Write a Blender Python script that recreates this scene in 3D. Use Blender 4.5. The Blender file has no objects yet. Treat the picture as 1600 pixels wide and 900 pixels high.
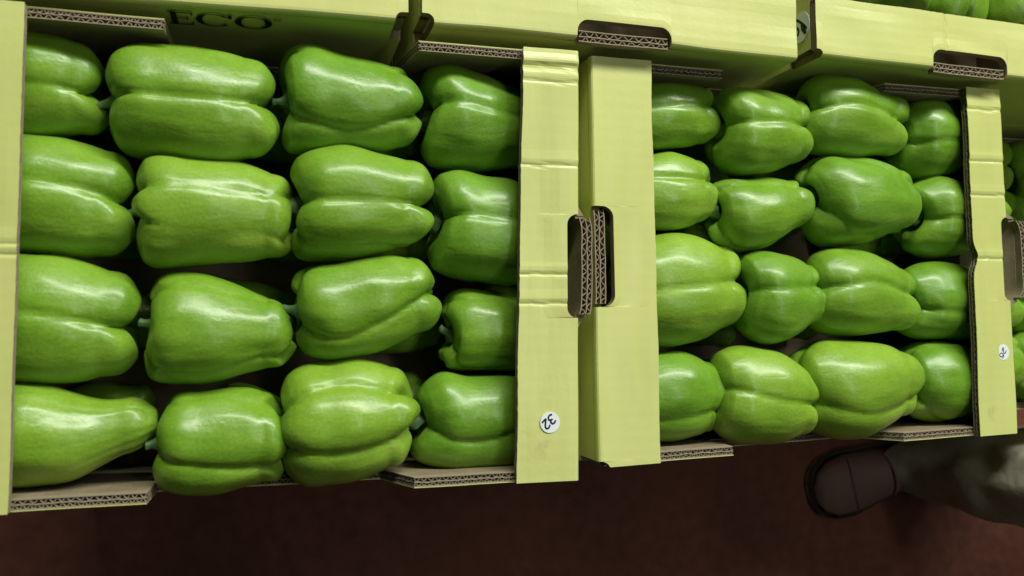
import bpy, math, random
import numpy as np
from mathutils import Vector, Matrix, Euler, noise
random.seed(7)
sc = bpy.context.scene
COL = sc.collection

# ------------------------------------------------------------------ camera
CAM = Vector((-.2608, .1284, .6669)); ROT = Euler((.0585, -.2916, -.0102), 'XYZ'); F = 1250.0
cd = bpy.data.cameras.new('camera'); cam = bpy.data.objects.new('camera', cd); COL.objects.link(cam)
cam.location = CAM; cam.rotation_euler = ROT
cd.sensor_width = 36; cd.lens = F * 36 / 1600; cd.clip_start = .02; cd.clip_end = 50
sc.camera = cam
cd.dof.use_dof = True; cd.dof.focus_distance = .78; cd.dof.aperture_fstop = 6.0
# ------------------------------------------------------------------ room light: ceiling tubes behind and above the stacks
w = bpy.data.worlds.new('World'); sc.world = w; w.use_nodes = True
w.node_tree.nodes['Background'].inputs[0].default_value = (.62, .78, .66, 1)
w.node_tree.nodes['Background'].inputs[1].default_value = .025
def area(name, loc, tgt, sx, sy, power, col):
    l = bpy.data.lights.new(name, 'AREA'); l.shape = 'RECTANGLE'; l.size = sx; l.size_y = sy
    l.energy = power; l.color = col
    o = bpy.data.objects.new(name, l); COL.objects.link(o); o.location = loc
    o.rotation_euler = (Vector(tgt) - Vector(loc)).to_track_quat('-Z', 'Y').to_euler()
    return o
area('ceiling_tube_light', (1.0, 3.1, 2.45), (.1, .2, 0), 4.2, .34, 232, (1, 1, .89))
area('ceiling_tube_light', (.7, .35, 2.3), (.1, .2, 0), 2.0, .12, 10, (1, 1, .89))
sc.view_settings.view_transform = 'Standard'; sc.view_settings.look = 'None'
sc.view_settings.exposure = .08; sc.view_settings.gamma = 1
sc.view_settings.use_curve_mapping = False
try:
    sc.cycles.max_bounces = 6; sc.cycles.use_denoising = True
except Exception: pass

FLOOR = -.53
# ------------------------------------------------------------------ photo point -> place on a horizontal / upright plane
RM = ROT.to_matrix()
def ray(u, v): return RM @ Vector((u - 800, 450 - v, -F))
def at(u, v, z):
    d = ray(u, v); return CAM + d * ((z - CAM.z) / d.z)
def at_plane(u, v, axis, val):
    d = ray(u, v); return CAM + d * ((val - CAM[axis]) / d[axis])

# ------------------------------------------------------------------ materials
def mat(name, base, rough=.5, spec=.5, build=None, **kw):
    m = bpy.data.materials.new(name); m.use_nodes = True
    nt = m.node_tree; b = nt.nodes['Principled BSDF']
    b.inputs['Base Color'].default_value = (*base, 1); b.inputs['Roughness'].default_value = rough
    b.inputs['Specular IOR Level'].default_value = spec
    for k, v in kw.items(): b.inputs[k.replace('_', ' ')].default_value = v
    if build: build(nt, b)
    return m
def nd(nt, t, **kw):
    n = nt.nodes.new(t)
    for k, v in kw.items():
        if k in n.inputs: n.inputs[k].default_value = v
        else: setattr(n, k, v)
    return n
def noise_tex(nt, scale, detail=3, vec=None, stretch=None, rough=.5):
    n = nt.nodes.new('ShaderNodeTexNoise'); n.inputs['Scale'].default_value = scale
    n.inputs['Detail'].default_value = detail; n.inputs['Roughness'].default_value = rough
    tc = nt.nodes.new('ShaderNodeTexCoord')
    if stretch:
        mp = nt.nodes.new('ShaderNodeMapping'); mp.inputs['Scale'].default_value = stretch
        nt.links.new(tc.outputs['Object'], mp.inputs[0]); nt.links.new(mp.outputs[0], n.inputs['Vector'])
    else: nt.links.new(tc.outputs['Object'], n.inputs['Vector'])
    return n
def ramp(nt, src, stops):
    r = nt.nodes.new('ShaderNodeValToRGB'); cr = r.color_ramp
    while len(cr.elements) < len(stops): cr.elements.new(.5)
    for e, (p, c) in zip(cr.elements, stops): e.position = p; e.color = (*c, 1)
    nt.links.new(src, r.inputs[0]); return r
def bump(nt, b, src, strength, dist, prev=None):
    n = nt.nodes.new('ShaderNodeBump'); n.inputs['Strength'].default_value = strength; n.inputs['Distance'].default_value = dist
    nt.links.new(src, n.inputs['Height'])
    if prev: nt.links.new(prev.outputs[0], n.inputs['Normal'])
    nt.links.new(n.outputs[0], b.inputs['Normal']); return n

def pepper_mat(name, deep, mid, pale):
    def bd(nt, b):
        n1 = noise_tex(nt, 9, 3, stretch=(.55, 1.6, 1))
        n2 = noise_tex(nt, 70, 4)
        mx = nt.nodes.new('ShaderNodeMath'); mx.operation = 'MULTIPLY_ADD'; mx.inputs[1].default_value = .22
        nt.links.new(n2.outputs[0], mx.inputs[0]); nt.links.new(n1.outputs[0], mx.inputs[2])
        nf_ = noise_tex(nt, 380, 2); m3 = nt.nodes.new('ShaderNodeMath'); m3.operation = 'MULTIPLY_ADD'; m3.inputs[1].default_value = .26
        nt.links.new(nf_.outputs[0], m3.inputs[0]); nt.links.new(mx.outputs[0], m3.inputs[2])
        r = ramp(nt, m3.outputs[0], [(.49, deep), (.73, mid), (.94, pale)])
        # tiny pale pores of the skin
        v = nt.nodes.new('ShaderNodeTexVoronoi'); v.inputs['Scale'].default_value = 420
        tc = nt.nodes.new('ShaderNodeTexCoord'); nt.links.new(tc.outputs['Object'], v.inputs['Vector'])
        rr = ramp(nt, v.outputs['Distance'], [(.08, (.55, .55, .55)), (.30, (0, 0, 0))])
        mix = nt.nodes.new('ShaderNodeMix'); mix.data_type = 'RGBA'; mix.blend_type = 'MIX'
        fm = nt.nodes.new('ShaderNodeMath'); fm.operation = 'MULTIPLY'; fm.inputs[1].default_value = .35
        nt.links.new(rr.outputs[0], fm.inputs[0]); nt.links.new(fm.outputs[0], mix.inputs[0])
        nt.links.new(r.outputs[0], mix.inputs[6]); mix.inputs[7].default_value = (*[min(1, c * 1.5 + .03) for c in pale], 1)
        sn = noise_tex(nt, 34, 5, stretch=(.5, 1, 1), rough=.7)
        sr = ramp(nt, sn.outputs[0], [(.735, (0, 0, 0)), (.775, (.55, .55, .55))])
        mix2 = nt.nodes.new('ShaderNodeMix'); mix2.data_type = 'RGBA'; mix2.inputs[7].default_value = (.20, .25, .06, 1)
        nt.links.new(sr.outputs[0], mix2.inputs[0]); nt.links.new(mix.outputs[2], mix2.inputs[6])
        nt.links.new(mix2.outputs[2], b.inputs['Base Color'])
        n3 = noise_tex(nt, 26, 3, stretch=(.35, 1, 1))
        bp = bump(nt, b, n3.outputs[0], .38, .006)
        n6 = noise_tex(nt, 95, 3, stretch=(.22, 1, 1)); bp = bump(nt, b, n6.outputs[0], .26, .0022, bp)
        n4 = noise_tex(nt, 330, 2)
        bump(nt, b, n4.outputs[0], .22, .0010, bp)
        n5 = noise_tex(nt, 40, 3)
        rg = ramp(nt, n5.outputs[0], [(.3, (.30, .30, .30)), (.75, (.52, .52, .52))])
        nt.links.new(rg.outputs[0], b.inputs['Roughness'])
    m = mat(name, mid, .28, .42, bd)
    b = m.node_tree.nodes['Principled BSDF']
    b.inputs['Coat Weight'].default_value = .24; b.inputs['Coat Roughness'].default_value = .22
    b.inputs['Subsurface Weight'].default_value = .12; b.inputs['Subsurface Radius'].default_value = (.4, 1, .15)
    b.inputs['Subsurface Scale'].default_value = .006
    return m
PM = {'y': pepper_mat('pepper_skin_yellowish', (.125, .255, .016), (.205, .37, .028), (.29, .47, .050)),
      'm': pepper_mat('pepper_skin_mid', (.095, .23, .013), (.166, .33, .022), (.245, .43, .040)),
      'd': pepper_mat('pepper_skin_deep', (.082, .213, .012), (.142, .308, .020), (.205, .39, .036)),
      'x': pepper_mat('pepper_skin_dark', (.022, .095, .010), (.035, .13, .014), (.06, .17, .02))}
def stem_b(nt, b):
    n = noise_tex(nt, 60, 3, stretch=(1, 1, .3)); r = ramp(nt, n.outputs[0], [(.3, (.07, .15, .045)), (.7, (.14, .25, .09))])
    nt.links.new(r.outputs[0], b.inputs['Base Color']); bump(nt, b, n.outputs[0], .5, .003)
STEM = mat('pepper_stem', (.1, .2, .07), .55, .4, stem_b)
def yel_b(nt, b):
    n1 = noise_tex(nt, 6, 3); n2 = noise_tex(nt, 55, 4, stretch=(1, .25, 1)); n3 = noise_tex(nt, 260, 2)
    mx = nt.nodes.new('ShaderNodeMath'); mx.operation = 'MULTIPLY_ADD'; mx.inputs[1].default_value = .35
    nt.links.new(n2.outputs[0], mx.inputs[0]); nt.links.new(n1.outputs[0], mx.inputs[2])
    r = ramp(nt, mx.outputs[0], [(.40, (.50, .545, .175)), (.62, (.555, .60, .20)), (.9, (.60, .64, .235))])
    nt.links.new(r.outputs[0], b.inputs['Base Color'])
    n5 = noise_tex(nt, 17, 6, stretch=(1, 1, 1), rough=.75)
    sr = ramp(nt, n5.outputs[0], [(.66, (0, 0, 0)), (.74, (.35, .35, .35))])
    mx2 = nt.nodes.new('ShaderNodeMix'); mx2.data_type = 'RGBA'; mx2.inputs[7].default_value = (.36, .34, .14, 1)
    nt.links.new(sr.outputs[0], mx2.inputs[0]); nt.links.new(r.outputs[0], mx2.inputs[6]); nt.links.new(mx2.outputs[2], b.inputs['Base Color'])
    # faint washboard of the flutes under the printed liner
    wv = nt.nodes.new('ShaderNodeTexWave'); wv.inputs['Scale'].default_value = 27; wv.bands_direction = 'Y'
    wv.inputs['Distortion'].default_value = .6; wv.inputs['Detail'].default_value = 1
    tc = nt.nodes.new('ShaderNodeTexCoord'); nt.links.new(tc.outputs['Object'], wv.inputs['Vector'])
    bp = bump(nt, b, wv.outputs['Fac'], .03, .0012)
    bp = bump(nt, b, n2.outputs[0], .25, .0015, bp); bump(nt, b, n3.outputs[0], .15, .0006, bp)
YEL = mat('yellow_printed_liner', (.56, .60, .19), .34, .45, yel_b)
def brn_b(nt, b):
    n1 = noise_tex(nt, 25, 4); n2 = noise_tex(nt, 400, 3, stretch=(1, 1, .2))
    mx = nt.nodes.new('ShaderNodeMath'); mx.operation = 'MULTIPLY_ADD'; mx.inputs[1].default_value = .4
    nt.links.new(n2.outputs[0], mx.inputs[0]); nt.links.new(n1.outputs[0], mx.inputs[2])
    r = ramp(nt, mx.outputs[0], [(.4, (.18, .14, .088)), (.95, (.30, .245, .16))])
    nt.links.new(r.outputs[0], b.inputs['Base Color']); bump(nt, b, n2.outputs[0], .2, .0008)
BRN = mat('brown_kraft_board', (.27, .22, .14), .85, .2, brn_b)
FLU = mat('flute_paper', (.30, .25, .175), .85, .2)
WHT = mat('sticker_white', (.74, .80, .84), .45, .4)
INK = mat('navy_ink', (.006, .010, .045), .5, .3)
DINK = mat('dark_green_ink', (.012, .045, .035), .5, .3)
BLK = mat('black_print', (.012, .012, .010), .5, .3)
def flo_b(nt, b):
    n1 = noise_tex(nt, 3.5, 5); n2 = noise_tex(nt, 45, 5)
    mx = nt.nodes.new('ShaderNodeMath'); mx.operation = 'MULTIPLY_ADD'; mx.inputs[1].default_value = .5
    nt.links.new(n2.outputs[0], mx.inputs[0]); nt.links.new(n1.outputs[0], mx.inputs[2])
    r = ramp(nt, mx.outputs[0], [(.5, (.095, .034, .024)), (.95, (.20, .07, .048))])
    nt.links.new(r.outputs[0], b.inputs['Base Color']); bump(nt, b, n2.outputs[0], .3, .004)
FLO = mat('red_brown_floor', (.05, .02, .014), .75, .25, flo_b)
def fab_b(nt, b):
    n1 = noise_tex(nt, 8, 4); n2 = noise_tex(nt, 500, 2)
    r = ramp(nt, n1.outputs[0], [(.3, (.29, .275, .20)), (.7, (.48, .46, .35))])
    nt.links.new(r.outputs[0], b.inputs['Base Color'])
    bp = bump(nt, b, n1.outputs[0], .6, .02); bump(nt, b, n2.outputs[0], .3, .001, bp)
FAB = mat('olive_trouser_cloth', (.08, .085, .06), .9, .1, fab_b)
SHO = mat('dark_maroon_shoe', (.15, .085, .072), .6, .3, lambda nt, b: bump(nt, b, noise_tex(nt, 60, 3).outputs[0], .3, .003))
RUB = mat('grey_rubber', (.17, .14, .115), .7, .3)

# ------------------------------------------------------------------ object helpers
def mesh_obj(name, V, Fc, mats, parent=None, mi=None, smooth=False):
    me = bpy.data.meshes.new(name); me.from_pydata([tuple(v) for v in V], [], Fc)
    for m in (mats if isinstance(mats, (list, tuple)) else [mats]): me.materials.append(m)
    if mi is not None: me.polygons.foreach_set('material_index', mi)
    if smooth: me.polygons.foreach_set('use_smooth', [True] * len(Fc))
    me.update()
    o = bpy.data.objects.new(name, me); COL.objects.link(o)
    if parent: o.parent = parent
    return o
def tag(o, label, cat, group=None):
    o['label'] = label; o['category'] = cat
    if group: o['group'] = group
    return o
def empty(name, loc):
    o = bpy.data.objects.new(name, None); o.location = loc; o.empty_display_size = .05; COL.objects.link(o); return o
class MB:
    def __init__(s): s.V = []; s.F = []; s.M = []
    def quad(s, a, b, c, d, m=0):
        i = len(s.V); s.V += [a, b, c, d]; s.F.append((i, i+1, i+2, i+3)); s.M.append(m)
    def box8(s, p, m=0):          # p: 8 corners, bottom ring then top ring
        i = len(s.V); s.V += p
        for f in ((3,2,1,0),(4,5,6,7),(0,1,5,4),(1,2,6,5),(2,3,7,6),(3,0,4,7)):
            s.F.append(tuple(i+k for k in f)); s.M.append(m)
    def grid(s, rows, m=0, closed=False):
        n = len(rows[0]); i0 = len(s.V)
        for r in rows: s.V += r
        for i in range(len(rows)-1):
            for j in range(n - (0 if closed else 1)):
                s.F.append((i0+i*n+j, i0+i*n+(j+1)%n, i0+(i+1)*n+(j+1)%n, i0+(i+1)*n+j)); s.M.append(m)
        return i0
    def build(s, name, mats, parent=None, smooth=False):
        return mesh_obj(name, s.V, s.F, mats, parent, s.M, smooth)

def corr_strip(mb, path, thick, depth, T, layers, rnd, skin=(0, 0), lin=.0007):
    """Cut edge of corrugated board along path: liners and fluted paper, running 'depth' into the board.
    thick(i): unit vector across the board; layers: [(offset_a, offset_b, pitch)]"""
    P = [Vector(p) for p in path]
    L = [0]
    for a, b in zip(P, P[1:]): L.append(L[-1] + (b-a).length)
    def pt(l):
        l = max(0, min(L[-1], l)); k = 0
        while k < len(L)-2 and L[k+1] < l: k += 1
        f = (l - L[k]) / max(1e-9, L[k+1]-L[k]); return P[k].lerp(P[k+1], f), thick(k)
    offs = sorted(set([a for a, b, p in layers] + [b for a, b, p in layers]))
    for n, o in enumerate(offs):
        m = 0
        if o == offs[0]: m = skin[0]
        if o == offs[-1]: m = skin[1]
        step = max(2, int(L[-1]/.004)); rows = []
        for q in range(step+1):
            p, t = pt(L[-1]*q/step)
            wv = rnd.uniform(-1, 1)*.00045 if n not in (0, len(offs)-1) else 0
            a = o - (lin/2 if n else 0) + wv - (lin/2 if n == len(offs)-1 else 0); b = a + lin
            rows.append([p+t*a, p+t*b, p+t*b+depth, p+t*a+depth])
        mb.grid(rows, m, closed=True)
    for (a, b, pitch) in layers:
        l = rnd.uniform(0, pitch); rows = []; ph = 0; l = 0; tw = .0006
        a2, b2 = a+lin*.5, b-lin*.5
        seg = 10
        while l < L[-1]:
            pp = pitch*rnd.uniform(.78, 1.22); am = rnd.uniform(.68, 1)
            for k in range(seg):
                ll = l + pp*k/seg
                if ll > L[-1]: break
                p, t = pt(ll); tn = (pt(ll+.0005)[0]-pt(ll-.0005)[0]).normalized()
                mid = (a2+b2)/2; hh = (b2-a2)/2*am
                off = mid + hh*math.sin(2*math.pi*k/seg); sl = hh*2*math.pi/pp*math.cos(2*math.pi*k/seg)
                nn = (t - tn*sl).normalized()
                c = p + t*off + depth*.06
                rows.append([c-nn*tw/2, c+nn*tw/2, c+nn*tw/2+depth*.9, c-nn*tw/2+depth*.9])
            l += pp
        if len(rows) > 1: mb.grid(rows, 0, closed=True)

def smooth01(x): x = max(0, min(1, x)); return x*x*(3-2*x)
TW = .0085; TF = .0085; EDG = .008; H = .165
LAY = [(0, .0050, .0068), (.0050, .0085, .0052)]

class Carton:
    """Open produce tray. s runs from end 0 to end 1, t along the ends; corners given at the rim."""
    def __init__(s, name, P00, P10, P11, P01, z, label, group='yellow cardboard produce cartons', rim=True, seed=1):
        s.c = [Vector((p[0], p[1], 0)) for p in (P00, P10, P11, P01)]; s.z = z
        s.W = ((s.c[1]-s.c[0]).length + (s.c[2]-s.c[3]).length)/2; s.D = ((s.c[3]-s.c[0]).length + (s.c[2]-s.c[1]).length)/2
        ctr = sum(s.c, Vector())/4; s.o = Vector((ctr.x, ctr.y, z-H)); s.rnd = random.Random(seed)
        s.root = empty(name, s.o); tag(s.root, label, 'carton', group)
    def p(s, ss, t, z):
        a = ss/s.W; b = t/s.D; c = s.c
        q = c[0]*(1-a)*(1-b) + c[1]*a*(1-b) + c[2]*a*b + c[3]*(1-a)*b
        return Vector((q.x-s.o.x, q.y-s.o.y, s.z+z-s.o.z))
    def e(s, end, ds, t, z): return s.p(ds if end == 0 else s.W-ds, t, z)
    def sd(s, side, ss, dt, z): return s.p(ss, dt if side == 0 else s.D-dt, z)
    def vec(s, fn, *a):   # direction helper
        return fn
    def bottom(s):
        b = MB(); z0, z1 = -H, -H+.008; g = .0095
        pts = [(g, g), (s.W-g, g), (s.W-g, s.D-g), (g, s.D-g)]
        b.box8([s.p(x, y, z0) for x, y in pts] + [s.p(x, y, z1) for x, y in pts]); b.build('bottom_panel', BRN, s.root)
    def notchf(s, n):
        if not n: return lambda t: 0
        t0, t1, dp = n[:3]; r = min(dp*.75, .011)
        def f(t):
            if t <= t0 or t >= t1: return 0
            m = min(t-t0, t1-t)
            if m >= r: return dp
            return max(0, dp - r + math.sqrt(max(0, r*r-(r-m)**2)))
        return f
    def tsamples(s, n, extra=()):
        T = list(np.linspace(0, s.D, 97))
        if n:
            for e in (n[0], n[1]):
                T += [e-.0002, e+.0002] + [e + (1 if e == n[0] else -1)*x for x in (.0008, .0018, .003, .005, .007, .009, .011)]
        for x in extra: T += [x-.004, x-.002, x, x+.002, x+.004]
        return sorted(set(round(t, 5) for t in T if 0 <= t <= s.D))
    def end(s, end, fw0, fw1, notch=None, bulge=0, creases=(), kink=None, wob=.0012, lipz=-.004, droop=.0, corners=()):
        """ledge flap folded inward plus the end wall below it. notch=(t0,t1,depth)"""
        nm = s.notchf(notch); cs = [s.notchf(c) for c in corners]
        def nf(t): return max([nm(t)] + [c(t) for c in cs])
        T = s.tsamples(notch, creases)
        for c in corners: T = sorted(set(T + [round(x, 5) for x in s.tsamples(c) if c[0]-.001 < x < c[1]+.001]))
        ph = s.rnd.uniform(0, 50)
        def fw(t):
            x = fw0 + (fw1-fw0)*t/s.D + wob*(noise.noise((t*14, ph, 0)))
            x += .0004*noise.noise((t*160, ph, 4))
            if kink: x += kink[1]*math.exp(-((t-kink[0])/kink[2])**2)
            return x
        def fold(t): return wob*1.2*noise.noise((t*9, ph+9, 0))
        def zt(t, a):   # a 0..1 outer..inner
            z = .0012*noise.noise((t*12, a*2, ph)) - droop*a
            for c in creases: z -= .0008*math.exp(-((t-c-.002*noise.noise((a*3, c*50, 0)))/.0016)**2) - .0006*math.exp(-((t-c-.006)/.004)**2)
            return z
        if not hasattr(s, 'ztf'): s.ztf = {}
        s.ztf[end] = lambda t, ss: zt(t, ss/fw(t))
        # --- ledge
        K = [0, .015, .04, .08, .2, .4, .6, .8, .94]
        b = MB(); top = []; bot = []
        for t in T:
            so = nf(t) ; base = fold(t) if so == 0 else so; si = fw(t) - EDG; rt = []; rb = []
            for k in K + [1]:
                ss = base + (si-base)*k
                rd = 0
                if so == 0:
                    d = (ss-base); rd = (.0035 - math.sqrt(max(0, .0035**2 - max(0, .0035-d)**2))) if d < .0035 else 0
                rt.append(s.e(end, ss, t, zt(t, k)-rd)); rb.append(s.e(end, ss, t, zt(t, k)-TF))
            top.append(rt); bot.append(rb)
        it = b.grid(top, 0); ib = b.grid(bot, 1); n = len(K)+1; N = len(T)
        for i in range(N-1):
            so = nf(T[i]) > 0 or nf(T[i+1]) > 0
            b.F.append((it+i*n, it+(i+1)*n, ib+(i+1)*n, ib+i*n)); b.M.append(1 if so else 0)
            b.F.append((it+i*n+n-1, it+(i+1)*n+n-1, ib+(i+1)*n+n-1, ib+i*n+n-1)); b.M.append(1)
        for r in (0, N-1):
            for j in range(n-1): b.F.append((it+r*n+j, it+r*n+j+1, ib+r*n+j+1, ib+r*n+j)); b.M.append(1)
        # printed skin runs on over the cut edge
        rows = [[s.e(end, fw(t)-EDG, t, zt(t, 1)), s.e(end, fw(t), t, zt(t, 1)), s.e(end, fw(t), t, zt(t, 1)-.0006), s.e(end, fw(t)-EDG, t, zt(t, 1)-.0006)] for t in T]
        b.grid(rows, 0, closed=True)
        led = b.build('ledge_flap', [YEL, BRN], s.root)
        # --- its corrugated inner edge
        m = MB(); up = Vector((0, 0, 1)); path = [s.e(end, fw(t)-.0003, t, zt(t, 1)-TF) for t in T]
        dp = (s.e(end, 0, s.D/2, 0)-s.e(end, 1, s.D/2, 0)).normalized()*EDG
        corr_strip(m, path, lambda k: up, dp, TF, [(0, .0038, .0052), (.0038, TF-.0006, .0064)], s.rnd)
        m.build('corrugated_edge', FLU, s.root)
        # --- end wall
        b = MB()
        if notch: tc = (notch[0]+notch[1])/2; hw = (notch[1]-notch[0])/2
        def bl(t, z):
            if not notch: return 0
            x = abs(t-tc)/hw
            return bulge*math.exp(-(x/1.12)**8)*smooth01(1+z/.075)
        Z = [0, .0015, .005, .012, .025, .05, .09, 1]
        out = []; inn = []
        def topz(t):
            if any(c(t) > .3*q[2] for c, q in zip(cs, corners)): return -.045 + .004*noise.noise((t*200, 1, ph))
            return (lipz - EDG) if nm(t) > .3*(notch[2] if notch else 1) else -TF-.0006
        for t in T:
            zt0 = topz(t); ro = []; ri = []
            for k in Z:
                z = zt0 - k if k < 1 else -H
                o = -bl(t, z) + fold(t)*math.exp(k*-30)
                ro.append(s.e(end, o, t, z)); ri.append(s.e(end, o+TW, t, z))
            out.append(ro); inn.append(ri)
        it = b.grid(out, 0); ib = b.grid(inn, 1); n = len(Z)
        for i in range(N-1):
            b.F.append((it+i*n, it+(i+1)*n, ib+(i+1)*n, ib+i*n)); b.M.append(1)
        for r in (0, N-1):
            for j in range(n-1): b.F.append((it+r*n+j, it+r*n+j+1, ib+r*n+j+1, ib+r*n+j)); b.M.append(0)
        wall = b.build('end_wall', [YEL, BRN], s.root)
        if notch:   # cut lip of the hand hole
            m = MB(); TT = [t for t in T if notch[0]+.002 < t < notch[1]-.002]
            path = [s.e(end, -bl(t, lipz)+TW+.0005+.0006*noise.noise((t*60, ph, 2)), t, lipz-.5*EDG*0) for t in TT]
            od = (s.e(end, 0, s.D/2, 0)-s.e(end, 1, s.D/2, 0)).normalized()
            corr_strip(m, path, lambda k: od, Vector((0, 0, -EDG)), TW, [(0, .0056, .0098), (.0056, TW+.002, .0086)], s.rnd, lin=.0009)
            m.build('hand_hole_lip', FLU, s.root)
        return wall
    def side(s, side, tab0, tab1, dip=.030, slope0=.012, slope1=.012, lean=0):
        """long wall: raised corner tabs at both ends, lower in the middle"""
        g = .0090
        def top(x):
            if x < tab0: return -TF-.0008
            if x < tab0+slope0: return -TF-.0008 - dip*(x-tab0)/slope0
            if x > s.W-tab1: return -TF-.0008
            if x > s.W-tab1-slope1: return -TF-.0008 - dip*(x-(s.W-tab1-slope1))/-slope1 - dip if False else -TF-.0008 - dip*(s.W-tab1-x)/slope1
            return -TF-.0008-dip + .0015*noise.noise((x*12, side, s.W))
        X = sorted(set([g+(s.W-2*g)*k/80 for k in range(81)] + [tab0-.0001, tab0+.0001, tab0+slope0, s.W-tab1+.0001, s.W-tab1-.0001, s.W-tab1-slope1] + [tab0+slope0*k/6 for k in range(7)] + [s.W-tab1-slope1*k/6 for k in range(7)]))
        def wob(x): return .0008*noise.noise((x*10, side*9, 1)) + .0003
        b = MB(); Z = [0, .01, .03, 1]; out = []; inn = []
        for x in X:
            zt = top(x)-EDG; ro = []; ri = []
            for k in Z:
                z = zt-k if k < 1 else -H
                ro.append(s.sd(side, x, wob(x), z)); ri.append(s.sd(side, x, wob(x)+TW, z))
            out.append(ro); inn.append(ri)
        it = b.grid(out, 0); ib = b.grid(inn, 1); n = len(Z); N = len(X)
        for i in range(N-1): b.F.append((it+i*n, it+(i+1)*n, ib+(i+1)*n, ib+i*n)); b.M.append(1)
        for r in (0, N-1):
            for j in range(n-1): b.F.append((it+r*n+j, it+r*n+j+1, ib+r*n+j+1, ib+r*n+j)); b.M.append(1)
        # printed outer skin up to the very rim
        rows = [[s.sd(side, x, wob(x)-.0004, top(x)), s.sd(side, x, wob(x)+.0003, top(x)), s.sd(side, x, wob(x)+.0003, top(x)-EDG-.001), s.sd(side, x, wob(x)-.0004, top(x)-EDG-.001)] for x in X]
        b.grid(rows, 0, closed=True)
        b.build('side_wall', [YEL, BRN], s.root)
        m = MB(); path = [s.sd(side, x, wob(x)+.0004, top(x)) for x in X]
        iv = (s.sd(side, s.W/2, 1, 0)-s.sd(side, s.W/2, 0, 0)).normalized()
        corr_strip(m, path, lambda k: iv, Vector((0, 0, -EDG)), TW, [(0, .0038, .0052), (.0038, TW-.0004, .0066)], s.rnd, lin=.0008)
        m.build('corrugated_edge', FLU, s.root)

# ------------------------------------------------------------------ floor
b = MB()
b.grid([[Vector((x, y, FLOOR)) for x in np.linspace(-6, 6, 13)] for y in np.linspace(-6, 6, 13)])
f = b.build('floor', FLO); f['kind'] = 'structure'

# ------------------------------------------------------------------ cartons
A = Carton('produce_carton', (-.497, .001), (.0005, -.0024), (.0065, .384), (-.4945, .379), 0,
           'open yellow carton of large peppers at left, number 32 sticker on its right ledge', seed=3)
A.bottom()
A.end(0, .0545, .0545, notch=(.145, .235, .012), bulge=.004, creases=(.198, .19))
A.end(1, .0575, .0530, notch=(.1418, .2336, .0120), bulge=.0115, creases=(.180, .154, .277, .368, .366, .364, .352), lipz=-.002, droop=.002)
A.side(0, .146, .146, slope0=.001, slope1=.022, dip=.050)
A.side(1, .150, .146, slope0=.001, slope1=.016, dip=.10)
B = Carton('produce_carton', (.0268, .0037), (.5226, .013), (.5188, .3943), (.0244, .3876), -.019,
           'open yellow carton of smaller peppers at right, number 26 sticker on its ledge', seed=5)
B.bottom()
B.end(0, .0625, .0630, corners=((-.02, .0055, .012),), notch=(.147, .241, .0200), bulge=-.004, lipz=-.004)
B.end(1, .0530, .0485, notch=(.146, .238, .010), bulge=.030, creases=(.192, .30, .262, .358), kink=(.194, -.0065, .012), lipz=-.003)
B.side(0, .146, .145, slope0=.002, slope1=.034, dip=.050)
B.side(1, .147, .150, slope0=.004, slope1=.018, dip=.06)
M = Carton('produce_carton', (.2388, .3975), (.2388, .895), (-.138, .893), (-.1385, .3955), 0,
           'middle yellow carton of the back row, its hand hole above the gap between ledges', seed=8)
M.bottom(); M.end(0, .060, .060, corners=((.3665, .40, .0085),), notch=(.139, .234, .0175), bulge=.001, lipz=-.003, wob=.003); M.end(1, .055, .055)
M.side(0, .14, .14); M.side(1, .14, .14)
L = Carton('produce_carton', (-.1505, .3951), (-.1505, .892), (-.53, .883), (-.53, .384), 0,
           'yellow carton in the back row with dark lettering on its shaded front wall', seed=11)
L.bottom(); L.end(0, .060, .060, corners=((-.02, .0105, .0075),)); L.end(1, .055, .055); L.side(0, .14, .14); L.side(1, .14, .14)
R = Carton('produce_carton', (.645, .402), (.645, .897), (.262, .901), (.262, .404), 0,
           'yellow carton at top right holding peppers, round sticker on its left side', seed=13)
R.bottom(); R.end(0, .060, .061, corners=((.376, .41, .0065),), notch=(.137, .238, .0205), bulge=.002, lipz=-.003, creases=(.22,)); R.end(1, .055, .055)
R.side(0, .14, .14); R.side(1, .49, .0, slope0=.001, slope1=.001)
Cc = Carton('produce_carton', (.545, .012), (1.04, .02), (1.035, .40), (.54, .394), -.165,
           'carton of peppers standing lower beyond the right ledge, only a sliver in view', seed=15)
Cc.bottom(); Cc.end(0, .05, .05); Cc.end(1, .05, .05); Cc.side(0, .14, .14); Cc.side(1, .14, .14)
# the stacks these stand on
def copy_tree(o, dz):
    r = o.copy(); COL.objects.link(r); r.location.z += dz
    for ch in o.children:
        if ch.name.split('.')[0] in ('sticker', 'lettering'): continue
        c = ch.copy(); COL.objects.link(c); c.parent = r
        c.matrix_parent_inverse = ch.matrix_parent_inverse
    r['label'] = 'yellow carton lower in the stack, covered by the carton on top of it'; r['group'] = 'cartons hidden lower in the stacks'
    return r
for T_ in (A, B, M, L, R):
    for k in (1, 2): copy_tree(T_.root, -k*.1655)
copy_tree(Cc.root, -.1655)
nb = copy_tree(R.root, 0); nb.location.x += .39; nb['label'] = 'unseen yellow carton next to the top right one, added to shade the low carton'; del nb['group']  # out-of-view carton, added to block light from the low carton's back peppers
for k in (1, 2): copy_tree(nb, -k*.1655)

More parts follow.
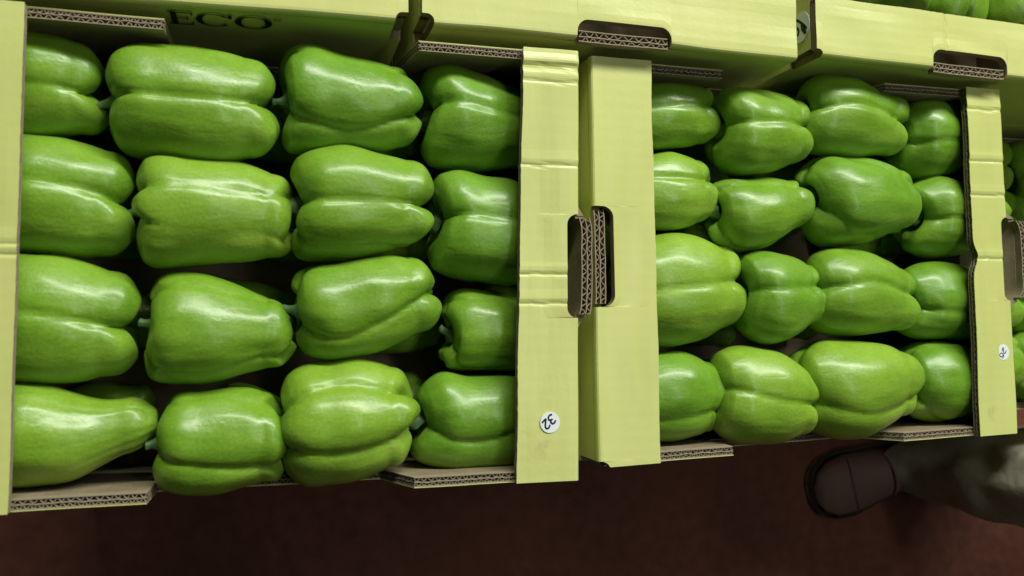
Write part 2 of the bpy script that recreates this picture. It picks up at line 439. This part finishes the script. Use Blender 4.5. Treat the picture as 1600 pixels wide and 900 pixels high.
# ------------------------------------------------------------------ stickers and lettering
def ribbon(mb, pts, wd, up, z=0, m=0):
    P = [Vector(p) for p in pts]; rows = []
    Q = []
    for i in range(len(P)-1):       # Catmull-Rom
        p0 = P[max(0, i-1)]; p1 = P[i]; p2 = P[i+1]; p3 = P[min(len(P)-1, i+2)]
        for k in range(5):
            t = k/5; Q.append(.5*((2*p1)+(p2-p0)*t+(2*p0-5*p1+4*p2-p3)*t*t+(3*p1-p0-3*p2+p3)*t**3))
    Q.append(P[-1])
    for i, q in enumerate(Q):
        tn = (Q[min(len(Q)-1, i+1)]-Q[max(0, i-1)]).normalized(); sd = tn.cross(up).normalized()*wd/2
        rows.append([q-sd, q+sd])
    mb.grid(rows, m)
def sticker(box, cen, ru, rv, eu, ev, nrm, strokes, wd, ink, label):
    o = box.o; n = nrm
    b = MB(); ring = []; ringb = []
    for k in range(40):
        a = 2*math.pi*k/40; p = cen + eu*ru*math.cos(a) + ev*rv*math.sin(a) - o
        ring.append(p+n*.0003); ringb.append(p-n*.0006)
    i = len(b.V); b.V += ring; b.F.append(tuple(range(i, i+40))); b.M.append(0)
    b.grid([ring, ringb], 0, closed=True)
    st = b.build('sticker', WHT, box.root); st['label'] = label
    b = MB()
    for s_ in strokes: ribbon(b, [p - o + n*.0005 for p in s_], wd, n)
    b.build('handwritten_number', ink, st)
X, Y, Z3 = Vector((1, 0, 0)), Vector((0, 1, 0)), Vector((0, 0, 1))
zA = A.ztf[1](.052, .027) + .0001
def pxs(lst, ox, oy, k, z): return [at(ox+a/k, oy+b_/k, z) for a, b_ in lst]
s32 = [[(585,225),(520,245),(480,310),(490,370),(540,385),(598,350)], [(560,375),(548,420),(560,460),(605,485),(655,450),(680,385)],
       [(300,465),(350,405),(410,345)], [(410,345),(395,500),(400,590),(440,622),(490,600),(525,515)]]
sticker(A, at(859.4, 660, zA), .0091, .0091, X, Y, Z3, [pxs(q, 830, 635, 18, zA) for q in s32], .0016, INK, 'round white sticker reading 32')
zB = -.019 + B.ztf[1](.09, .018) + .0001
s26 = [[(365,425),(380,350),(400,320)], [(400,320),(408,440),(435,490),(465,460),(478,400)],
       [(350,470),(300,515),(315,575),(365,580),(392,520),(350,470)], [(385,490),(408,560),(375,625)]]
sticker(B, at(1567.5, 550.3, zB), .0082, .0085, X, Y, Z3, [pxs(q, 1545, 525, 18, zB) for q in s26], .0009, INK, 'round white sticker reading 26')
xr = .262-.0012
sc3 = at_plane(1250, 43, 0, xr)
r3 = (at_plane(1250, 19, 0, xr)-at_plane(1250, 67, 0, xr)).length/2
def pxr(lst): return [at_plane(1235+a/10, 5+b_/10, 0, xr) for a, b_ in lst]
sticker(R, sc3, r3, r3*.95, Y, Z3, -X, [pxr([(60,262),(105,270),(160,300),(215,345),(258,400)]), pxr([(180,330),(190,410),(245,475)]), pxr([(245,475),(225,400),(205,340)]), pxr([(110,380),(135,440),(115,520)])], .0028, DINK, 'round pale sticker with dark writing, half hidden')
# lettering on the shaded wall of the back left carton
yl = .3915
def wallpt(x, z): return Vector((x, .384+(x+.53)/(.3795)*.0111 - .0012, z)) - L.o
xe0, xe1 = at_plane(264, 25, 1, yl).x, at_plane(302, 25, 1, yl).x
xc0, xc1 = at_plane(306, 25, 1, yl).x, at_plane(362, 25, 1, yl).x
xo0, xo1 = at_plane(366, 25, 1, yl).x, at_plane(425, 25, 1, yl).x
ztop = at_plane(395, 24.5, 1, yl).z; zbot = at_plane(395, 43, 1, yl).z
print('ECO z', ztop, zbot)
b = MB()
def ringletter(x0, x1, a0, a1):
    cx, cz = (x0+x1)/2, (ztop+zbot)/2; rx, rz = (x1-x0)/2, (ztop-zbot)/2; rows = []
    for k in range(49):
        a = a0+(a1-a0)*k/48; c, s_ = math.cos(a), math.sin(a); tx = .32*abs(c)+.08
        rows.append([wallpt(cx+rx*c, cz+rz*s_), wallpt(cx+rx*c*(1-tx*.9), cz+rz*s_*(1-.11))])
    b.grid(rows)
ringletter(xo0, xo1, 0, 2*math.pi); ringletter(xc0, xc1, math.radians(38), math.radians(322))
hz = ztop-zbot; we = xe1-xe0
def bar(x0, x1, z0, z1): b.quad(wallpt(x0, z0), wallpt(x1, z0), wallpt(x1, z1), wallpt(x0, z1))
bar(xe0+we*.12, xe0+we*.36, zbot, ztop); bar(xe0, xe1, ztop-hz*.07, ztop+.0002); bar(xe0, xe1, zbot-.0002, zbot+hz*.07)
bar(xe0+we*.36, xe0+we*.8, zbot+hz*.47, zbot+hz*.54); bar(xe1-we*.07, xe1, ztop-hz*.22, ztop-hz*.07); bar(xe1-we*.07, xe1, zbot+hz*.07, zbot+hz*.24)
bar(xe0+we*.74, xe0+we*.8, zbot+hz*.40, zbot+hz*.62); bar(xc1-.003, xc1, ztop-hz*.30, ztop-hz*.04)
xt = at_plane(433, 28, 1, yl).x
for k in range(8):
    a = math.pi*k/4; a2 = a+math.pi/4
    b.quad(*[wallpt(xt+r*math.cos(q), ztop-.003+r*math.sin(q)) for r, q in ((.002, a), (.003, a), (.003, a2), (.002, a2))])
lt = b.build('lettering', BLK, L.root); lt['label'] = 'black serif capitals ECO'
# ------------------------------------------------------------------ bell peppers
NU, NV = 84, 88
def interp(xs, ys, x):
    """smooth (monotone-ish cubic) interpolation"""
    n = len(xs)
    if x <= xs[0]:
        m = (ys[1]-ys[0])/(xs[1]-xs[0]); return ys[0] + m*(x-xs[0])*.35
    if x >= xs[-1]:
        m = (ys[-1]-ys[-2])/(xs[-1]-xs[-2]); return ys[-1] + m*(x-xs[-1])*.35
    k = 0
    while xs[k+1] < x: k += 1
    h = xs[k+1]-xs[k]; t = (x-xs[k])/h
    def m(i):
        if i == 0: return (ys[1]-ys[0])/(xs[1]-xs[0])
        if i == n-1: return (ys[-1]-ys[-2])/(xs[-1]-xs[-2])
        return .5*((ys[i+1]-ys[i])/(xs[i+1]-xs[i]) + (ys[i]-ys[i-1])/(xs[i]-xs[i-1]))
    return (2*t**3-3*t*t+1)*ys[k] + (t**3-2*t*t+t)*h*m(k) + (-2*t**3+3*t*t)*ys[k+1] + (t**3-t*t)*h*m(k+1)

def pepper(x0, x1, st, fur, col, zc, label, group, seed, H_=.90, dents=None, ends=None, dst=.13, dbl=.12, stem=None, amp=1.0, conc=0, blunt=.30, taper_end=.115):
    """x0/x1 photo columns of stem end and blossom end; st: (x, y_top, y_bottom) outline; fur: furrow lines over the upper side"""
    rnd = random.Random(seed)
    xs = [s_[0] for s_ in st]; yt = [s_[1] for s_ in st]; yb = [s_[2] for s_ in st]
    ymid = lambda x: (interp(xs, yt, x)+interp(xs, yb, x))/2
    Ns = 40; SX = [x0+(x1-x0)*k/Ns for k in range(Ns+1)]
    Cx = []; Wd = []
    for x in SX:
        a = at(x, interp(xs, yt, x), zc); b_ = at(x, interp(xs, yb, x), zc); Cx.append((a+b_)/2); Wd.append(max(.008, (a-b_).length/2))
    # furrows over the top as angle functions of the long coordinate
    fl = []
    for f_ in fur:
        pts = f_[0]; dep = f_[1] if len(f_) > 1 else 1.0
        fx = [p[0] for p in pts]; fy = [p[1] for p in pts]; row = []
        for x in SX:
            y = interp(fx, fy, x) if len(fx) > 1 else fy[0]
            hwp = (interp(xs, yb, x)-interp(xs, yt, x))/2
            row.append(math.asin(max(-.985, min(.985, (y-ymid(x))/max(4, hwp)))))
        # keep the ends of the line from running wild
        fl.append((row, dep))
    fl.sort(key=lambda r: sum(r[0]))
    first = [fl[0][0][k] for k in range(Ns+1)] if fl else [-.9+.2*rnd.random()]*(Ns+1)
    last = [fl[-1][0][k] for k in range(Ns+1)] if fl else None
    allf = list(fl)
    if last is None:
        allf = [(first, .8)]; last = first
    # hidden furrows underneath
    nh = 3 if len(allf) == 1 else 2
    fr_ = (.345, .5, .655) if nh == 3 else (.40, .60)
    for q in fr_:
        row = [last[k] + (2*math.pi-(last[k]-first[k]))*q for k in range(Ns+1)]; allf.append((row, .75))
    nf = len(allf)
    stem_e = [rnd.uniform(-.02, .03) for _ in range(nf)]; blo_e = [rnd.uniform(-.035, .045) for _ in range(nf)]
    Ls = (Cx[-1]-Cx[0]).length; ax = (Cx[-1]-Cx[0]).normalized(); side = Vector((ax.y, -ax.x, 0)).normalized()   # toward the front of the photo
    Ts, Tb = .085, taper_end; V = []; Rw = []
    # meridian
    mer = []
    for k in range(22):
        rho = math.sin(math.pi/2*k/22); t = Ts*(1-(1-rho**2.2)**(1/2.2)) + dst*(1-smooth01(rho/.72)); mer.append((t, rho, 0))
    nb = NU-22-24
    for k in range(nb+1): mer.append((Ts+(1-Ts-Tb)*k/nb, 1, 1))
    for k in range(23, -1, -1):
        rho = math.sin(math.pi/2*k/24); t = 1-Tb*(1-(1-rho**2.3)**(1/2.3)) - dbl*(1-smooth01(rho/.80)); mer.append((t, rho, 2))
    sd = rnd.uniform(0, 100); WM = Wd[int(Ns*.84)]
    org = Cx[Ns//2]
    for (t, rho, zone) in mer:
        row = []
        kk = max(0, min(Ns-1e-6, t*Ns)); ki = int(kk); kf = kk-ki
        C0 = Cx[ki].lerp(Cx[ki+1], kf); Wv = Wd[ki]*(1-kf)+Wd[ki+1]*kf
        if t > .84: Wv = max(Wv, WM*(1-blunt*((t-.84)/.16)**2))
        fa = [(r[0][ki]*(1-kf)+r[0][ki+1]*kf) for r in allf]; fd = [r[1] for r in allf]
        endk = max(0, 1-t/.22) if t < .5 else max(0, 1-(1-t)/.30)
        A_ = (.095 + .17*endk**1.5)*amp
        for j in range(NV):
            ph = 2*math.pi*j/NV - math.pi/2 - .3     # start left-back
            # locate lobe
            lo = -1; best = None
            for q in range(nf):
                a0 = fa[q]; a1 = fa[(q+1) % nf] + (2*math.pi if q == nf-1 else 0)
                p = ph
                while p < a0: p += 2*math.pi
                while p >= a0+2*math.pi: p -= 2*math.pi
                if p < a1: fr = (p-a0)/max(1e-3, a1-a0); lo = q; wd_ = a1-a0; d0 = fd[q]; d1 = fd[(q+1) % nf]; break
            if lo < 0: fr = .5; lo = 0; wd_ = 1.5; d0 = d1 = 1
            dd = d0*(1-fr)+d1*fr
            lob = math.sin(math.pi*fr)**(.58)
            sc_l = min(1, wd_/1.4)
            rad = 1 - A_*(1-lob)*dd*sc_l**.5
            # sharp crease line right in the furrow
            cr = math.exp(-((min(fr, 1-fr)*wd_)/.075)**2)*.026*dd
            rad -= cr
            rr = Wv*rho*rad
            ext = 0
            if t < .5: ext = (lob*(.06+stem_e[lo])-.02)*smooth01(rho/.9)*smooth01(1-t/.3)
            else: ext = -(lob*(.15+blo_e[lo])*dd*amp-.03)*smooth01(rho/.8)*smooth01(1-(1-t)/.36)
            if t < .5: ext -= conc*math.cos(ph)**2*smooth01(rho/.7)*smooth01(1-t/.42)
            tt = t*Ls - ext*Ls
            dx = tt - t*Ls
            lat = math.sin(ph)*rr; ver = math.cos(ph)*rr*H_
            p = C0 + ax*dx + side*lat + Vector((0, 0, ver))
            q = (p-org)
            n1 = noise.noise(q*22+Vector((sd, 0, 0)))*.0030
            n2 = noise.noise(Vector((q.dot(ax)*26, ph*3.2, sd)))*.0009 if rho > .3 else 0
            nv = (side*math.sin(ph)+Vector((0, 0, math.cos(ph))))
            row.append(p - org + nv*(n1+n2)*rho)
        Rw.append(row)
    # stretch along the axis so that the ends reach x0 and x1 in the photo
    allp = [q.dot(ax) for row in Rw for q in row]; lo_, hi_ = min(allp), max(allp)
    A0 = (Cx[0]-org).dot(ax); A1 = (Cx[-1]-org).dot(ax)
    k_ = (A1-A0)/(hi_-lo_)
    Rw = [[q + ax*((q.dot(ax)-lo_)*k_ + A0 - q.dot(ax)) for q in row] for row in Rw]
    b = MB(); b.grid(Rw, 0, closed=True)
    for e_ in (0, len(Rw)-1):
        i = len(b.V); b.V.append(sum(Rw[e_], Vector())/NV); base = 0 if e_ == 0 else (len(Rw)-1)*NV
        for j in range(NV): b.F.append((base+j, base+(j+1) % NV, i)); b.M.append(0)
    root = empty('bell_pepper', (org.x, org.y, zc)); tag(root, label, 'bell pepper', group)
    b.build('pepper_body', PM[col], root, smooth=True)
    # calyx and stalk in the cavity
    S0 = Cx[0] - org + ax*(dst*.55*Ls)
    b = MB(); rows = []; bend = stem if stem else (rnd.uniform(-.6, .6), rnd.uniform(-.3, .6), rnd.uniform(.012, .020))
    dirv = (-ax + side*bend[0] + Vector((0, 0, bend[1]))).normalized(); ln = bend[2]
    u_ = dirv.cross(Vector((0, 0, 1)) if abs(dirv.z) < .9 else X).normalized(); v_ = dirv.cross(u_)
    for k in range(9):
        f_ = k/8; r_ = [.011, .0095, .0055, .0040, .0034, .0032, .0033, .0036, .0026][k]
        c = S0 + (-ax)*(ln*f_*(1-f_)*1.0) + dirv*(ln*f_)*(.55+.45*f_) if k > 1 else S0 + (-ax)*(k*.003)
        rows.append([c + (u_*math.cos(a)+v_*math.sin(a))*r_*(1+.14*math.cos(5*a)) for a in [2*math.pi*q/14 for q in range(14)]])
    b.grid(rows, 0, closed=True); i = len(b.V); b.V.append(sum(rows[-1], Vector())/14)
    for j in range(14): b.F.append((8*14+j, 8*14+(j+1) % 14, i)); b.M.append(0)
    b.build('stem', STEM, root, smooth=True)
    return root

GA = 'large green bell peppers in the left carton'; GB = 'smaller green bell peppers in the right carton'
ZE, ZM = -.060, -.044          # under the ledges / in the open
PA = [
 (-90,172,[(-60,66,205),(-20,50,212),(40,45,216),(100,58,212),(140,78,203),(162,100,188)],[([(-60,158),(40,152),(110,154),(165,162)],1)],'m',ZE,'dull mid-green pepper in the back left corner of the left carton, partly under the ledge'),
 (170,436,[(176,98,222),(200,77,242),(260,71,256),(320,77,258),(375,90,253),(410,108,238),(430,132,205)],[([(173,163),(250,168),(340,175),(413,176)],1.25)],'m',ZM,'long two-lobed pepper with broad highlight, back row, second from the left ledge'),
 (437,657,[(444,84,238),(470,72,243),(530,83,240),(590,100,236),(630,115,222),(650,135,198)],[([(452,203),(500,213),(560,217),(651,188)],1),([(470,88),(560,103),(651,135)],.45)],'d',ZM,'smooth tapering pepper with a small bump at its lower left, back row, third from left'),
 (655,875,[(668,114,262),(690,103,268),(740,115,270),(790,132,267),(820,142,262),(860,160,240)],[([(674,173),(740,183),(815,198)],1.1)],'d',ZE,'pepper in the back right corner of the left carton, tucked under the ledge edge'),
 (-90,219,[(-60,225,385),(0,212,395),(60,212,399),(110,217,404),(160,234,402),(195,258,392),(212,287,375)],[([(-60,283),(26,287),(100,297),(180,313),(212,325)],1.15)],'m',ZE,'two-lobed pepper against the left ledge, second row from the back'),
 (211,467,[(218,264,395),(235,248,412),(290,244,420),(350,250,413),(400,263,405),(440,288,392),(460,318,372)],[([(219,300),(330,304),(456,318)],.45),([(217,350),(300,372),(420,372)],.22)],'y',ZM,'bright yellowish-green pepper with long rippled highlights, second row from the back'),
 (453,674,[(462,252,395),(480,236,405),(520,228,409),(580,235,402),(630,250,392),(658,272,377),(668,296,360)],[([(482,324),(560,326),(660,328)],1.1),([(480,385),(520,392),(600,390)],.6)],'m',ZM,'two-lobed pepper with a short pale stem touching its left neighbour, second row'),
 (668,875,[(680,272,424),(705,265,434),(760,276,444),(810,287,450),(850,305,440)],[([(695,342),(760,346),(816,353)],1.2)],'d',ZE,'pepper with a bright square highlight under the right ledge, second row from the back'),
 (-90,223,[(-60,410,585),(0,396,596),(60,398,600),(110,403,600),(160,417,592),(200,447,572),(216,472,552)],[([(-60,472),(17,481),(116,497),(202,513)],1.15)],'m',ZE,'two-lobed pepper against the left ledge, third row from the back'),
 (227,466,[(235,440,575),(255,428,594),(300,426,599),(350,437,598),(400,456,586),(440,476,563),(458,498,542)],[([(240,445),(290,446),(420,470)],.5),([(236,575),(330,585),(450,552)],.7)],'m',ZM,'broad tapering pepper showing a deep stem hollow at its left, third row, second from left'),
 (458,685,[(465,428,545),(485,415,558),(535,408,563),(590,398,550),(635,398,526),(665,414,503),(680,440,486)],[([(466,528),(535,530),(593,507),(640,480),(674,458)],1.0)],'m',ZM,'pepper tilted up to the right with a broad milky highlight, third row'),
 (688,875,[(693,470,570),(710,455,579),(760,453,581),(810,463,576),(850,475,565)],[([(700,466),(800,468)],.35)],'m',ZE,'short smooth pepper with a dark hollow at its left, by the ledge crease, third row'),
 (-100,248,[(-70,620,745),(0,598,763),(60,600,760),(110,616,750),(150,624,731),(200,624,707),(235,627,692)],[],'y',ZM-.004,'odd pepper narrowing to a blunt neck, front left corner of the left carton'),
 (241,450,[(248,636,750),(265,618,764),(318,611,772),(376,605,764),(415,612,749),(440,636,733)],[([(246,712),(318,722),(380,727),(445,722)],1.1),([(270,625),(350,616),(430,628)],.4)],'m',ZM,'rounded pepper with a low second lobe overlapping the front rim, front row'),
 (434,652,[(442,592,733),(465,573,755),(520,565,755),(580,561,743),(620,578,724),(643,606,700)],[([(437,628),(478,605),(550,593),(628,608)],1.1),([(452,703),(536,701),(608,687),(642,667)],1.1)],'y',ZM,'three-lobed pepper leaning over the front rim, front row, third from left'),
 (640,875,[(652,600,715),(680,579,728),(730,583,732),(790,583,730),(820,589,724),(855,605,705)],[([(655,672),(695,686),(767,682),(813,667)],1.1)],'d',ZE,'pepper with a long upright green stem, front right corner of the left carton'),
]
PB = [
 (962,1119,[(975,135,225),(1020,128,236),(1060,126,233),(1090,135,225),(1108,154,212)],[([(975,180),(1020,178),(1100,173)],1.15)],'m','small two-lobed pepper in the back left corner of the right carton'),
 (1112,1257,[(1118,150,255),(1135,138,270),(1180,142,274),(1225,153,264),(1246,172,245)],[([(1135,203),(1190,204),(1250,205)],1.1)],'m','squarish two-lobed pepper, back row of the right carton, second from left'),
 (1243,1408,[(1252,132,225),(1270,121,238),(1310,120,247),(1350,133,250),(1385,155,243),(1402,178,225)],[([(1255,178),(1311,176),(1369,190),(1396,201)],1.2)],'m','pepper slanting down to the right with curved highlights, back row of the right carton'),
 (1392,1514,[(1402,172,262),(1420,157,279),(1460,159,279),(1490,171,268),(1506,192,245)],[([(1398,235),(1440,232),(1500,232)],1.0)],'d','shaded pepper in the back right corner of the right carton'),
 (962,1112,[(975,252,350),(1020,242,362),(1060,241,359),(1090,253,346),(1104,275,330)],[([(975,283),(1020,283),(1097,287)],1.2)],'y','small pale-green pepper beside the wide ledge, second row of the right carton'),
 (1104,1266,[(1112,290,372),(1135,281,391),(1180,278,389),(1220,279,373),(1248,290,350),(1260,304,330)],[([(1125,296),(1200,292),(1255,300)],.45)],'m','pepper tapering to the right with a bright wavy highlight, second row of the right carton'),
 (1249,1429,[(1258,264,357),(1280,246,380),(1320,243,387),(1365,251,380),(1400,269,366),(1420,294,345)],[([(1262,338),(1300,368),(1360,378)],.7)],'d','biggest pepper of the right carton, deep green with a dark stem hollow at its left'),
 (1410,1565,[(1420,290,393),(1445,276,403),(1485,281,402),(1515,290,392),(1545,310,370)],[([(1420,350),(1454,348),(1519,352)],1.2)],'m','small pepper with a wide dark hollow at its left, by the right ledge, second row'),
 (962,1151,[(975,380,530),(1025,366,542),(1070,366,538),(1105,377,525),(1132,398,503),(1146,425,482)],[([(975,458),(1028,454),(1091,447),(1124,442)],1.15)],'y','large two-lobed pepper beside the wide ledge, third row of the right carton'),
 (1148,1276,[(1155,402,518),(1175,394,535),(1210,395,537),(1245,406,520),(1266,430,496)],[([(1160,454),(1210,452),(1263,449)],1.1)],'d','two-lobed pepper in the third row of the right carton, second from left, squeezed between neighbours'),
 (1255,1421,[(1262,402,503),(1285,388,520),(1325,388,528),(1365,402,524),(1395,421,515),(1412,445,500)],[([(1265,450),(1286,447),(1323,441),(1369,452),(1410,464)],1.2)],'m','heart-ended two-lobed pepper in the third row of the right carton, third from left'),
 (1402,1565,[(1412,420,520),(1435,410,530),(1480,411,533),(1525,421,525),(1545,432,512)],[([(1415,487),(1470,490),(1519,486)],.9)],'d','pepper with a square milky highlight by the kinked right ledge, third row'),
 (962,1126,[(975,555,680),(1030,544,688),(1070,548,684),(1100,564,672),(1117,588,645)],[([(975,660),(1035,655),(1105,638)],.7)],'d','deep-green pepper in the front left corner of the right carton'),
 (1108,1269,[(1115,555,672),(1140,540,690),(1185,543,696),(1225,555,690),(1250,578,674),(1262,596,655)],[([(1120,603),(1184,621),(1230,628),(1258,630)],1.1)],'y','pale two-lobed pepper above the front rim, front row of the right carton, second from left'),
 (1241,1429,[(1253,545,660),(1280,532,683),(1320,528,686),(1360,531,674),(1395,542,650),(1419,566,622)],[([(1255,632),(1290,642),(1332,645),(1381,632),(1426,608)],.9)],'y','yellowish pepper with a patchy bright highlight, front row of the right carton'),
 (1404,1565,[(1412,547,648),(1435,534,657),(1480,533,658),(1520,544,647),(1545,562,622)],[([(1420,543),(1520,553)],.3)],'d','smooth round deep-green pepper in the front right corner of the right carton'),
]
for i, (x0, x1, st, fur, col, zc, lab) in enumerate(PA):
    kw = {}
    if i == 12: kw = dict(amp=.22, dbl=.02)
    if i == 15: kw = dict(stem=(-1.0, .15, .045))
    if i == 6: kw = dict(stem=(-.1, .55, .030))
    if i in (9, 11): kw = dict(dst=.20)
    kw['blunt'] = {9: .55, 10: .55, 14: .58, 12: .5, 2: .45}.get(i, .34)
    kw['conc'] = {2: .03, 3: .03, 6: .05, 7: .06, 9: .06, 11: .10, 15: .05}.get(i, 0)
    pepper(x0, x1, st, fur, col, zc, lab, GA, 100+i, **kw)
for i, (x0, x1, st, fur, col, lab) in enumerate(PB):
    zc = -.070 if i % 4 in (0, 3) else -.060
    kw = {}
    if i in (6, 7): kw = dict(dst=.22)
    kw['blunt'] = {2: .60, 5: .62, 6: .52, 8: .52, 10: .50, 14: .55, 4: .50}.get(i, .42)
    kw['conc'] = {1: .05, 3: .02, 5: .06, 6: .08, 7: .08, 9: .02, 11: .02}.get(i, 0)
    pepper(x0, x1, st, fur, col, zc, lab, GB, 200+i, **kw)

# copies for the lower layer, the back right carton and the low carton at right
src_roots = [o for o in bpy.data.objects if o.name.startswith('bell_pepper')]
def place(i, loc, rz, sc_, label, group, col=None, rx=0):
    s_ = src_roots[i]; r = s_.copy(); COL.objects.link(r); r.location = loc; r.rotation_euler = (rx, 0, rz); r.scale = (sc_,)*3
    for ch in s_.children:
        c = ch.copy(); COL.objects.link(c); c.parent = r
        if col and ch.name.startswith('pepper_body'):
            c.material_slots[0].link = 'OBJECT'; c.material_slots[0].material = PM[col]
    r['label'] = label; r['group'] = group; return r
rr = random.Random(4)
RL = ('green pepper behind the top right ledge, leftmost in view, just past the sticker side', 'green pepper behind the top right ledge, second from left',
      'green pepper behind the top right ledge, above its hand hole', 'green pepper cut off by the very top right corner of the picture')
for cx_, n_, nm_ in ((.05, 4, 'middle'), (-.33, 4, 'left'), (.455, 4, 'right')):
    for k in range(n_):
        for q in range(2):
            place([5, 9, 18, 26][(k+q) % 4], (cx_-.13+.087*k, .535+.12*q, -.062), 1.57+rr.uniform(-.15, .15), .95, (RL[k] if (nm_ == 'right' and q == 0) else 'unseen green pepper inside the %s back carton, added to keep its inside dark' % nm_), 'peppers inside the %s back carton' % nm_)  # all but the front right row are unseen, added to block light inside
lowA = 'green pepper of the lower layer in the left carton, glimpsed in a dark gap'
for ix, x in enumerate((-.39, -.27, -.145, -.05)):
    for iy, y in enumerate((.055, .145, .235, .325)):
        place([1, 5, 6, 9, 10, 14][rr.randrange(6)], (x+rr.uniform(-.01, .01), y+rr.uniform(-.01, .01), -.128), rr.uniform(-.3, .3)+(math.pi if rr.random() < .3 else 0), .64, lowA, 'lower layer peppers of the left carton')
lowB = 'green pepper of the lower layer in the right carton, glimpsed in a dark gap'
for ix, x in enumerate((.10, .20, .31, .42, .48)):
    for iy, y in enumerate((.065, .15, .24, .325)):
        place([17, 18, 21, 26, 29][rr.randrange(5)], (x+rr.uniform(-.01, .01), y+rr.uniform(-.01, .01), -.145), rr.uniform(-.4, .4), .68, lowB, 'lower layer peppers of the right carton')
for k, (y, lab) in enumerate(((.10, 'green pepper in the low carton beyond the 26 ledge, nearest the front'), (.185, 'green pepper in the low carton just below the brown hand-hole lip'), (.30, 'dark pepper in the low carton beyond the ledge, toward the back'), (.365, 'dark pepper in the low carton close to the back wall'))):
    for q in (0, 1):
        place([22, 26, 18, 29][k], (.66+.13*q, y-.02, -.205), .1*k, 1.05, lab if q == 0 else 'green pepper in the low carton, out of the picture', 'peppers in the low carton at right', 'm')

# ------------------------------------------------------------------ person: shoe and trouser leg beside the stack
pr = empty('person', (.845, -.108, FLOOR)); tag(pr, 'person standing by the cartons, only a maroon shoe and olive trouser leg in view', 'person')
def leg(ox, oy, seed):
    toe = Vector((-.215+ox, -.045+oy, 0)); heel = Vector((.06+ox, .02+oy, 0)); a = (toe-heel).normalized(); sv = Vector((-a.y, a.x, 0)); Lh = (toe-heel).length
    prof = [(0, .020, .060, .03), (.04, .036, .075, .02), (.15, .040, .085, .01), (.3, .038, .085, 0), (.45, .040, .072, 0), (.6, .048, .058, 0), (.75, .054, .048, 0), (.88, .050, .040, 0), (.96, .036, .032, 0), (1, .014, .022, 0)]
    b = MB(); rows = []
    for f_, wv, hv, _ in prof:
        c = heel + a*Lh*f_; row = []
        for k in range(20):
            an = 2*math.pi*k/20; lx = math.cos(an)*wv; lz = math.sin(an)
            z = .022 + (hv-.022)*(lz if lz > 0 else 0)**.8 if lz > 0 else .018
            row.append(c + sv*lx*(1 if lz <= 0 else (.94)) + Vector((0, 0, z)))
        rows.append(row)
    b.grid(rows, 0, closed=True); b.F.append(tuple(range(20))); b.F.append(tuple(range(180, 200))); b.M += [0, 0]
    sh = b.build('shoe', SHO, pr, smooth=True)
    b = MB(); rows = []      # stitched seam over the toe and a lace band
    for f0, rad in ((.74, .0008), (.52, .0030), (.44, .0030)):
        rows = []
        wv = np.interp(f0, [p[0] for p in prof], [p[1] for p in prof]); hv = np.interp(f0, [p[0] for p in prof], [p[2] for p in prof])
        for q in range(15):
            an = math.pi*(.12+.76*q/14); c = heel + a*(Lh*(f0+.05*math.sin(an)*(1 if f0 > .6 else .3))) + sv*math.cos(an)*wv*.94 + Vector((0, 0, .023+(hv-.022)*math.sin(an)**.8))
            rows.append([c + a*rad*math.cos(w_) + Vector((0, 0, rad*math.sin(w_))) for w_ in [2*math.pi*z_/6 for z_ in range(6)]])
        b.grid(rows, 0, closed=True)
    b.build('shoe_seam', SHO, sh, smooth=True)
    b = MB(); rb = []; rt = []; rows = []
    for lv, zz, gr in ((0, .001, .002), (1, .012, .004), (2, .024, .003)):
        row = []
        for side_ in (1, -1):
            for f_, wv, hv, _ in (prof if side_ == 1 else prof[::-1]):
                e_ = (f_-.5)*2*gr
                row.append(heel + a*(Lh*f_+e_) + sv*side_*(wv+gr) + Vector((0, 0, zz)))
        rows.append(row)
    b.grid(rows, 0, closed=True); b.F.append(tuple(range(20))); b.M.append(0)
    b.build('sole', RUB, sh, smooth=True)
    # trouser leg, wrinkled over the ankle
    b = MB(); rows = []
    for k in range(60):
        f_ = k/59; z = .055 + f_*.80; cx = .0+ox + .03*f_; cy = .0+oy + .06*f_*(1 if oy < .1 else -1)*.5
        r_ = .066 + .030*f_; row = []
        for j in range(40):
            an = 2*math.pi*j/40
            wr = .005*math.exp(-f_*4)*math.sin(z*55+3*math.sin(an+seed)+2*noise.noise((math.cos(an),math.sin(an),z*9))) + .014*noise.noise((math.cos(an)*1.7, math.sin(an)*1.7, z*7+seed)) + .006*noise.noise((math.cos(an)*4, math.sin(an)*4, z*24+seed))
            front = .028*math.exp(-f_*9)*max(0, math.cos(an-math.pi))
            row.append(Vector((cx+math.cos(an)*(r_+wr+front), cy+math.sin(an)*(r_*.95+wr), z + .012*math.sin(an+1)*(1-f_))))
        rows.append(row)
    b.grid(rows, 0, closed=True); b.F.append(tuple(range(40*59, 40*60))); b.M.append(0)
    b.build('trouser_leg', FAB, pr, smooth=True)
leg(0, 0, 1); leg(.38, .02, 5)
print('objects', len(bpy.data.objects), 'tris', sum(len(m.polygons)*2 for m in bpy.data.meshes))
